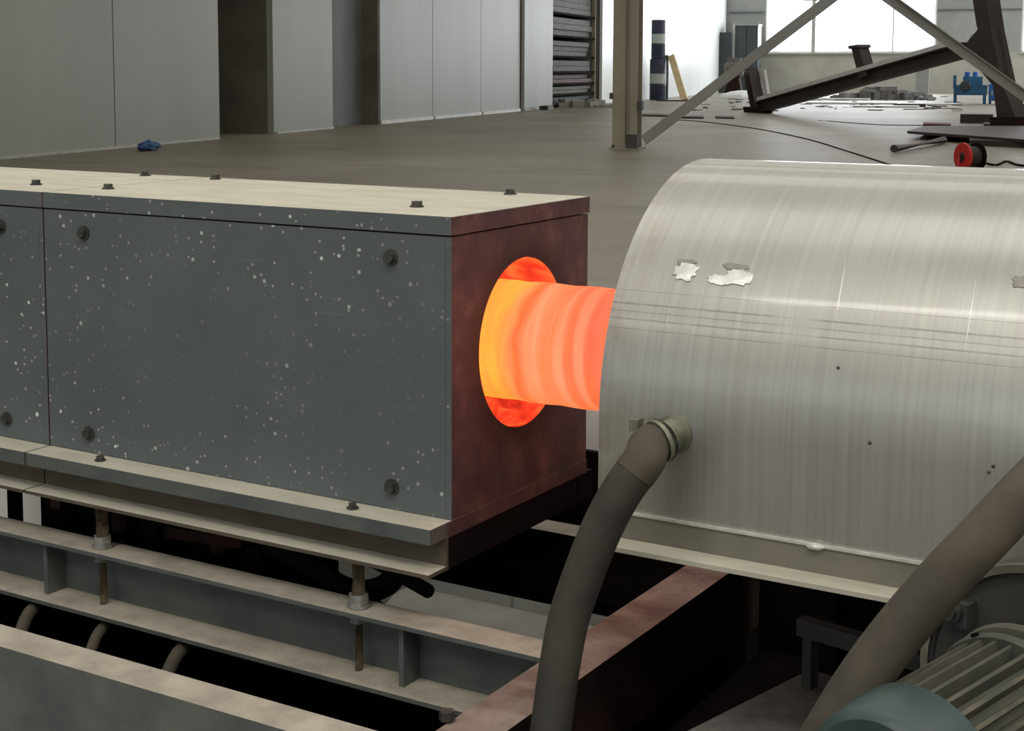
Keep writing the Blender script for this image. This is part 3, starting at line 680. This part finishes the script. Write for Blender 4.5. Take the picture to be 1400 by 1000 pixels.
# ------------------------------------------------------------------ support frame
t = thing('support_frame', 'dusty grey steel channel frame carrying the furnace boxes', 'frame', (-2.0, 2.2, 0))
XL = -3.5
def cbox(name, *b, m=M_PAINT2, top=M_DUSTD, bevel=.0): return obj(name, box(*b), m, t, top=top, bevel=bevel)
cbox('channel_upper_flange', XL, -1.162, 2.086, 2.158, .642, .650)
cbox('channel_web', XL, -1.162, 2.151, 2.158, .533, .642, top=None)
cbox('channel_lower_flange', XL, -1.162, 2.068, 2.158, .525, .533)
cbox('front_beam', XL, -1.163, 1.652, 1.722, .45, .650, m=M_PAINT2)
for x in (-2.32-.02, -1.46, -3.1): cbox('stiffener', x, x+.010, 2.10, 2.151, .533, .642, m=M_PAINT2, top=None)
o = cbox('cross_beam', -1.162, -1.075, .9, 3.00, .50, .652, m=M_RUSTD, top=M_DUSTR, bevel=.003); o['label'] = 'rusty reddish cross beam'
cbox('shade_side_plate', -1.10, -1.09, .95, 2.9, .02, .50, m=M_BLACK, top=None)  # added black plate, stands for the shade below the cross beam
cbox('rear_beam', XL, -1.162, 2.69, 2.76, .52, .650, m=M_BLACK, top=M_DUSTD)
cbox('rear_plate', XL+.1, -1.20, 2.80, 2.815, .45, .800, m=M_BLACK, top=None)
for x in (-3.4, -1.16):
    for y in (1.66, 2.68): cbox('leg', x, x+.08, y, y+.07, 0, .50 if x > -2 else .52, m=(M_BLACK if x > -2 else M_PAINT2), top=None)  # right-hand legs coloured black, shade put into their colour
hexbolt(t, (-1.166, 1.80, .652), UP, r=.012, h=.014, washer=.0)

# black tray added to stand for the deep shade under the furnace
t = thing('shade_tray', 'deep black tray added on the floor to stand for shade below the furnace', 'tray', (-2.2, 2.2, 0))
obj('shade_tray_floor', box(-3.5, -1.2, 1.75, 2.66, .02, .04), M_BLACK, t)
for b in ((-3.5, -1.2, 1.74, 1.75, 0, .42), (-3.5, -1.2, 2.66, 2.67, 0, .38), (-3.5, -3.49, 1.75, 2.66, 0, .42), (-1.21, -1.2, 1.75, 2.66, 0, .42)): obj('shade_tray_wall', box(*b), M_BLACK, t)

# hoses and clamps in the gap under the furnace
def hose(pts, r, m, label, n=8, name='cooling_hose', cat='hose', group=None, seg=18):
    bm = bmesh.new(); tube(bm, smooth_path(pts, n), r, seg); return tag(obj(name, bm, m, smooth=True), label, cat, group)
t = thing('coil_connector', 'black coil connector block with reddish clamps hanging under the furnace', 'connector', (-2.05, 2.34, .60))
obj('terminal_block', box(-2.30, -1.86, 2.26, 2.42, .66, .737), M_BLACK, t, bevel=.01)
for x in (-2.26, -1.99): obj('clamp', lathe((x, 2.245, .69), UP, [(-.05, .018), (-.04, .024), (0, .024), (.01, .016)], 12), M_RUSTD, t, smooth=True)
obj('bus_bar', prism(bmesh.new(), [V((-2.10, 2.20, .665)), V((-1.90, 2.20, .675)), V((-1.90, 2.26, .675)), V((-2.10, 2.26, .665))], UP*.022), M_RUSTD, t)
hose([(-1.95, 2.30, .66), (-1.85, 2.26, .668), (-1.75, 2.25, .645), (-1.62, 2.24, .60), (-1.5, 2.26, .55)], .020, M_BLACK, 'black hose curving down below the furnace at the middle rod')
hose([at_y(x, y, 2.30) for x, y in ((428, 735), (436, 772), (462, 800), (500, 809), (533, 796), (548, 765), (550, 735))], .022, M_BLACK, 'thick black hose loop hanging near the right rod')
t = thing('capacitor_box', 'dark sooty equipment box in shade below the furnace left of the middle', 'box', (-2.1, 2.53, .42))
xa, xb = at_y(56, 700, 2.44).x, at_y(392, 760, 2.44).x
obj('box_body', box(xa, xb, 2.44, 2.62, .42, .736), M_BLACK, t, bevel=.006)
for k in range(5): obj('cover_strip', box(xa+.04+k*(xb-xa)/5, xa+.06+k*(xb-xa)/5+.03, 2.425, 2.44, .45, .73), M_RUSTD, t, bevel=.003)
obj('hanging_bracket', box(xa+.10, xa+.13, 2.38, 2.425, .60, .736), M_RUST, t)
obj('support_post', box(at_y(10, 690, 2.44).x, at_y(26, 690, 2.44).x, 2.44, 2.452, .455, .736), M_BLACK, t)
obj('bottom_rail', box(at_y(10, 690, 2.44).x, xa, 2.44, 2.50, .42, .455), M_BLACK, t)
hose([(-1.74, 2.27, .70), (-1.62, 2.27, .675), (-1.52, 2.24, .665), (-1.475, 2.215, .667)], .013, M_BLACK, 'thin black hose with open end lying on the channel')
for k, (px, py, px2, py2, lab) in enumerate([(46, 810, 22, 880, 'tan pipe at far left between the frame beams'), (142, 840, 118, 905, 'dim tan pipe second from left between the frame beams'), (250, 868, 222, 935, 'tan slanting pipe third from left between the frame beams')]):
    a = at_y(px, py, 2.085); b = at_y(px2, py2, 2.00)
    a.z = min(a.z, .505); d = (b-a)
    hose([V((a.x+.01, 2.20, .508)), a, b, b+d*1.5], .013 if k != 1 else .011, M_RUBBERB, lab, 5, 'cooling_pipe', 'pipe', 'pipes below the frame beams', 14)

# white cabinet and covered bundle behind the machine
t = thing('white_cabinet', 'white sheet metal cabinet standing low behind the furnace', 'cabinet', (-2.4, 3.25, 0))
obj('body', box(-3.9, -1.10, 3.10, 3.45, .06, .95), M_WHITEP, t, bevel=.01); obj('plinth', box(-3.85, -1.15, 3.14, 3.42, 0, .06), M_DKGREY, t)
for k in range(4): obj('door', box(-3.88+k*.69, -3.88+k*.69+.68, 3.092, 3.10, .09, .92), M_WHITEP, t, bevel=.003)
pp = at_y(680, 850, 3.0)
bm = bmesh.new(); tube(bm, [(pp.x-.30, 2.98, .17), (pp.x-.26, 2.98, .17), (pp.x+.55, 2.98, .17), (pp.x+.60, 2.98, .17)], [.10, .165, .165, .12], 28)
tag(obj('covered_roll', bm, M_SACK, smooth=True), 'grey cloth covered roll lying in front of the white cabinet', 'roll')

# ------------------------------------------------------------------ stainless hood
HX0, HX1 = -1.05, .62; HCY, HCZ, HRd = 2.428, 1.067, .380; ZB = .930
def ushape(r, zb, n=48):
    P = [(HCY-r, zb)]
    P += [(HCY-r*math.cos(math.pi*k/n), HCZ+r*math.sin(math.pi*k/n)) for k in range(n+1)]
    P += [(HCY+r, zb)]; return P
t = thing('stainless_hood', 'large brushed stainless steel arched hood on a steel base, right of the furnace', 'hood', ((HX0+HX1)/2, HCY, .88))
bm = bmesh.new(); O = ushape(HRd, ZB); I = ushape(HRd-.004, ZB); nx = 28
og = [[bm.verts.new((HX0+(HX1-HX0)*i/nx, y, z)) for y, z in O] for i in range(nx+1)]
ig = [[bm.verts.new((HX0+(HX1-HX0)*i/nx, y, z)) for y, z in I] for i in range(nx+1)]
for g, fl in ((og, 0), (ig, 1)):
    for i in range(nx):
        for k in range(len(O)-1): bm.faces.new((g[i][k], g[i+1][k], g[i+1][k+1], g[i][k+1]))
for i in (0, nx):
    for k in range(len(O)-1): bm.faces.new((og[i][k], og[i][k+1], ig[i][k+1], ig[i][k]))
for k in (0, len(O)-1):
    for i in range(nx): bm.faces.new((og[i][k], og[i+1][k], ig[i+1][k], ig[i][k]))
obj('shell', bm, M_STEEL, t, smooth=True, ang=35)
# end plates with the bar opening, set a little inside
obj('end_plate', plate_hole(HX0+.03, HX0+.036, HCY-.26, HCY+.26, .95, HCZ+.25, YC, ZC, .135), M_STEEL, t)
obj('end_plate', box(HX1-.03, HX1-.02, HCY-.37, HCY+.37, .94, HCZ+.10), M_STEEL, t)
obj('base_web', box(HX0+.01, HX1, 2.0445, 2.0525, .886, .9285), simple('dusty_base_web', (.20, .185, .145), (.15, .14, .11), 9, .7), t)
obj('weld_bead', box(HX0+.005, HX1, 2.042, 2.050, .9275, .9315), M_SCAR, t, bevel=.0015, seg=1)
obj('base_flange', box(HX0+.01, HX1, 1.998, 2.0525, .882, .889), M_DUST, t, bevel=.001, seg=1)
obj('base_plate', box(HX0+.02, HX1, 2.052, 2.80, .880, .929), M_RUSTD, t)
obj('weld_lump', lathe((-.703, 2.041, .929), (1, 0, 0), [(-.014, .001), (-.008, .005), (.006, .0055), (.014, .001)], 8), M_SCAR, t, smooth=True)
def on_hood(px, py):
    r = ray(px, py); A = r.y**2+r.z**2; B = 2*(r.y*(-HCY)+r.z*(CAMZ-HCZ)); C_ = HCY**2+(CAMZ-HCZ)**2-HRd**2
    s = (-B-math.sqrt(B*B-4*A*C_))/(2*A); p = _C+r*s
    if p.z < HCZ: p = at_y(px, py, HCY-HRd); return p, V((0, -1, 0))
    return p, V((0, p.y-HCY, p.z-HCZ)).normalized()
def scar(px, py, hw, hh, m, seed, name='weld_scar', th=.0022):
    p, n = on_hood(px, py); tx = V((1, 0, 0)); ty = tx.cross(n); rnd = random.Random(seed); N = 22; bm = bmesh.new()
    th0 = math.atan2(n.z, -n.y)
    ringo = []
    for k in range(N):
        a = 2*math.pi*k/N; rr = rnd.uniform(.72, 1.1); c, s_ = math.cos(a), math.sin(a)
        c = math.copysign(abs(c)**.7, c); s_ = math.copysign(abs(s_)**.7, s_)
        dx, ds = c*rr*hw, s_*rr*hh; an = th0+ds/HRd
        ringo.append((p.x+dx, an))
    def pt(x, an, off): return V((x, HCY-math.cos(an)*(HRd+off), HCZ+math.sin(an)*(HRd+off)))
    lo = [bm.verts.new(pt(x, an, -.001)) for x, an in ringo]; hi = [bm.verts.new(pt(x*.9+p.x*.1, an*.9+th0*.1, th)) for x, an in ringo]
    c = bm.verts.new(pt(p.x, th0, th*1.3))
    for k in range(N):
        j = (k+1) % N; bm.faces.new((lo[k], lo[j], hi[j], hi[k])); bm.faces.new((hi[k], hi[j], c))
    return obj(name, bm, m, t, smooth=True)
scar(938, 372, .022, .017, M_SCAR, 1); scar(938, 359, .018, .006, M_SCARD, 2, 'dull_patch', .001)
scar(985, 383, .022, .010, M_SCAR, 3); scar(1010, 380, .024, .015, M_SCAR, 6); scar(1006, 365, .026, .006, M_SCARD, 4, 'dull_patch', .001)
scar(1396, 386, .014, .012, M_SCARD, 5, 'dull_patch', .001)
for px, y0, y1, w in ((1160, 330, 450, .0018), (1338, 360, 500, .0016), (918, 400, 470, .0010)):
    pts = []
    for k in range(13):
        yy = y0+(y1-y0)*k/12; p, n = on_hood(px-(yy-y0)*.16, yy); pts.append(p-n*.0004)
    rad = [w*.4*math.sin(math.pi*min(max(k/12, .06), .94)) for k in range(13)]
    bm = bmesh.new(); tube(bm, pts, rad, 6); obj('scratch_ridge', bm, M_SCAR, t, smooth=True)
for px, py in ((1189, 606), (1146, 503), (1352, 646), (1358, 638)):
    p, n = on_hood(px, py); obj('spatter_bead', lathe(p-n*.001, n, [(0, .003), (.002, .0025), (.003, .001)], 8), M_BOLT, t, smooth=True)
# water inlets
def inlet(px, py):
    p = at_y(px, py, HCY-HRd); d = V((-.12, -1, -.10)).normalized()
    s = obj('inlet_stub', lathe(p-d*.01, d, [(0, .029), (.012, .029), (.014, .024), (.045, .024)], 28), M_BRASS, t, smooth=True)
    return p, d
p, d = inlet(922, 593)
# black tank and plate added to stand for deep shade under the hood
t = thing('shade_tank', 'black tank added under the stainless hood to stand for shade', 'tank', (-.2, 2.4, 0))
obj('shade_tank_body', box(-1.02, .6, 2.12, 2.72, .05, .46), M_BLACK, t, bevel=.01); obj('shade_tank_rim', box(-1.04, .62, 2.10, 2.74, .46, .48), M_BLACK, t)
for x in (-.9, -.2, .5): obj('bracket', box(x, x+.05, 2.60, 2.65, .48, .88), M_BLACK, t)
obj('shade_back_plate', box(-1.06, .6, 2.76, 2.77, .05, .878), M_BLACK, t)  # added black sheet, fills the view behind the tank with shade
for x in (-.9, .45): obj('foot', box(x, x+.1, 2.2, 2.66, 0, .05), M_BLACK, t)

# big hoses in front of the hood
hx = [(p+d*.030)] + [p+d*.06+V((-.006, 0, -.004))]
for px, py, Y in ((880, 630, 1.935), (850, 672, 1.91), (822, 725, 1.895), (798, 785, 1.88), (778, 845, 1.865), (766, 905, 1.85), (758, 960, 1.835), (752, 1010, 1.82), (744, 1100, 1.80)): hx.append(at_y(px, py, Y))
t = thing('water_hose', 'dusty black rubber hose curving down from the inlet on the hood', 'hose', hx[-1]+V((0, 0, -.45)))
e = hx[-1]; hx += [e+V((-.02, -.03, -.15)), e+V((-.03, -.05, -.40))]
bm = bmesh.new(); tube(bm, smooth_path(hx, 8), .0295, 24); obj('hose_body', bm, M_RUBBER, t, smooth=True)
q = smooth_path(hx[:4], 10)
bm = bmesh.new(); tube(bm, q[1:5], .0325, 24); obj('hose_clamp', bm, M_BRASS, t, smooth=True)
bm = bmesh.new(); tube(bm, smooth_path(hx, 8)[4:21], .0305, 24); o = obj('hose_sleeve', bm, M_RUBBERB, t, smooth=True); o['label'] = 'tan dusty end sleeve'
obj('clamp_screw', box(q[3].x-.044, q[3].x-.030, q[3].y-.010, q[3].y+.010, q[3].z+.012, q[3].z+.030), M_BRASS, t, bevel=.003)
hx = [(1500, 585, 2.035), (1475, 596, 1.97), (1440, 634, 1.86), (1400, 676, 1.76), (1345, 735, 1.70), (1290, 792, 1.67), (1240, 850, 1.64), (1190, 915, 1.61), (1145, 985, 1.58), (1105, 1060, 1.55), (1080, 1130, 1.53)]
hx = [at_y(*a) for a in hx[:-1]]; e = hx[-1]; hx += [V((e.x-.03, e.y-.10, .70)), V((e.x-.03, e.y-.26, .632)), V((e.x-.03, e.y-.55, .632))]
t = thing('water_hose', 'thick brown dusted rubber hose sloping from upper right past the motor', 'hose', hx[-1])
bm = bmesh.new(); tube(bm, smooth_path(hx, 8), .0285, 24); obj('hose_body', bm, M_RUBBERB, t, smooth=True)
d2 = (hx[1]-hx[0]).normalized(); bm = bmesh.new(); tube(bm, [hx[0]-d2*.0, hx[0]+d2*.03], .035, 20); obj('hose_clamp', bm, M_BRASS, t, smooth=True)

# ------------------------------------------------------------------ motor, guard and stand
MA = V((.22, .975, 0)).normalized(); MU = V((MA.y, -MA.x, 0))
C0 = at_y(1197, 1088, 1.50)
ZD = .60                                                    # deck height
t = thing('electric_motor', 'dusty teal electric motor with cooling fins at lower right of the photo', 'motor', V((C0.x, C0.y, ZD))+MA*.15)
R1 = .083
cw = obj('fan_cowl', lathe(C0, MA, [(.006, .060), (.0, .066), (.0, .078), (.006, .085), (.012, .088), (.082, .093), (.082, .084)], 48, cap=False), M_TEAL, t, smooth=True, top=None)
bm = bmesh.new()
for r in (.052, .036, .020):
    tube(bm, [C0+MA*.010+(MU*math.cos(a)+UP*math.sin(a))*r for a in [2*math.pi*k/30 for k in range(31)]], .0022, 6, cap=False)
for k in range(6):
    a = k*math.pi/3; tube(bm, [C0+MA*.010+(MU*math.cos(a)+UP*math.sin(a))*.012, C0+MA*.010+(MU*math.cos(a)+UP*math.sin(a))*.064], .0025, 6)
g = obj('fan_grille', bm, M_TEAL, cw)
obj('fan', lathe(C0+MA*.03, MA, [(0, .02), (0, .062), (.02, .062)], 24), M_BLACK, t)
obj('stator_body', lathe(C0, MA, [(.078, .070), (.30, .070)], 48), M_TEALD, t, smooth=True)
for k in range(28):
    a = 2*math.pi*(k+.5)/28; rd = MU*math.cos(a)+UP*math.sin(a); tg = MU*-math.sin(a)+UP*math.cos(a)
    w0, w1 = .0038, .0024
    q0 = C0+MA*.080
    bm = prism(bmesh.new(), [q0+rd*.067-tg*w0, q0+rd*.067+tg*w0, q0+rd*.0865+tg*w1, q0+rd*.0865-tg*w1], MA*.200)
    obj('cooling_fin', bm, M_FIN, t)
obj('end_shield', lathe(C0+MA*.280, MA, [(0, .070), (0, .090), (.014, .092), (.018, .088), (.020, .084), (.034, .082), (.036, .092), (.050, .094), (.052, .06), (.075, .05)], 48), M_TEALD, t, smooth=True, ang=25)
bm = lathe(C0+MA*.2975, MA, [(.0, .0855), (.016, .0855)], 48, cap=False); obj('shield_groove', bm, M_TEAL, t, smooth=True)
for a in (1.15, 2.0, 2.7): 
    rd = MU*math.cos(a)+UP*math.sin(a); obj('screw', lathe(C0+MA*.287+rd*.090, rd, [(0, .005), (.004, .005)], 8), M_BLACK, t)
bm = bmesh.new(); tube(bm, [C0+MA*.3, C0+MA*.43], .014, 14); obj('shaft', bm, M_BOLT, t, smooth=True)
for s_ in (-1, 1):
    for a0 in (.10, .25):
        q0 = C0+MU*s_*.055+MA*a0
        bm = prism(bmesh.new(), [V((q0.x, q0.y, C0.z-.055))-MU*s_*.01, V((q0.x, q0.y, C0.z-.055))+MU*s_*.012, V((q0.x, q0.y, ZD+.135))+MU*s_*.035, V((q0.x, q0.y, ZD+.135))-MU*s_*.012], MA*.03)
        obj('foot', bm, M_TEALD, t)
MM = Matrix.Translation(C0) @ Matrix(((MU.x, MA.x, 0, 0), (MU.y, MA.y, 0, 0), (0, 0, 1, 0), (0, 0, 0, 1)))
zz = ZD-C0.z
t = thing('motor_pedestal', 'grey steel pedestal under the teal motor', 'pedestal', V((C0.x, C0.y, ZD))+MA*.19)
obj('pedestal_top', box(-.12, .12, .06, .32, zz+.125, zz+.137, M=MM), M_DKGREY, t, bevel=.002)
for x in (-.11, .10): obj('pedestal_side', box(x, x+.01, .07, .31, zz, zz+.125, M=MM), M_DKGREY, t)
t = thing('coupling_guard', 'dark round coupling guard disc behind the teal motor', 'guard', V((C0.x, C0.y, ZD))+MA*.40)
GR = .150
obj('guard_drum', lathe(C0, MA, [(.385, .02), (.385, GR-.012), (.381, GR-.010), (.377, GR-.003), (.379, GR), (.450, GR), (.452, GR-.01), (.452, .02)], 56), M_DKGREY, t, smooth=True, ang=25)
o = obj('guard_rim', lathe(C0, MA, [(.374, GR-.007), (.374, GR+.003), (.386, GR+.003), (.386, GR-.007)], 56, cap=False), simple('dusty_guard_rim', (.17, .16, .12), (.11, .105, .08), 20, .8), t, smooth=True)
obj('guard_lug', box(-.125, -.085, .36, .385, .058, .088, M=MM), M_DKGREY, t, bevel=.006)
obj('guard_bolt', lathe((MM @ V((-.105, .36, .078))), -MA, [(-.002, .015), (.008, .015), (.009, .010), (.014, .010)], 14), M_BOLT, t)
obj('guard_base', box(-.10, .10, .385, .45, zz, -.10, M=MM), M_DKGREY, t)
t = thing('motor_stand', 'dark dusty steel deck on legs holding the motor pedestal and guard', 'stand', MM @ V((.1, .2, -C0.z)))
M_DECK = simple('mottled_grey_deck', (.13, .125, .115), (.08, .076, .07), 26, .8, bmp=.3)
e0 = MM.inverted() @ at_z(943, 1000, ZD); e1 = MM.inverted() @ at_z(1100, 918, ZD)
ex = (e0.x+e1.x)/2; ey = .79
pst = MM.inverted() @ at_z(1107, 940, ZD)
obj('deck', box(ex, .45, -.55, ey, zz-.02, zz, M=MM), M_DECK, t, bevel=.003)
for x, y in ((ex+.02, -.5), (.38, -.5), (ex+.02, ey-.07), (.38, ey-.07)): obj('leg', box(x, x+.05, y, y+.05, -C0.z, zz-.02, M=MM), M_DKGREY, t)
TP = .085
obj('upright', box(pst.x-.008, pst.x+.008, min(pst.y, ey-.03)-.012, min(pst.y, ey-.03)+.012, zz, zz+TP, M=MM), M_DKGREY, t)
obj('cross_rail', box(pst.x-.02, pst.x+.30, min(pst.y, ey-.03)-.012, min(pst.y, ey-.03)+.012, zz+TP-.0, zz+TP+.028, M=MM), M_DKGREY, t, top=M_DECK)
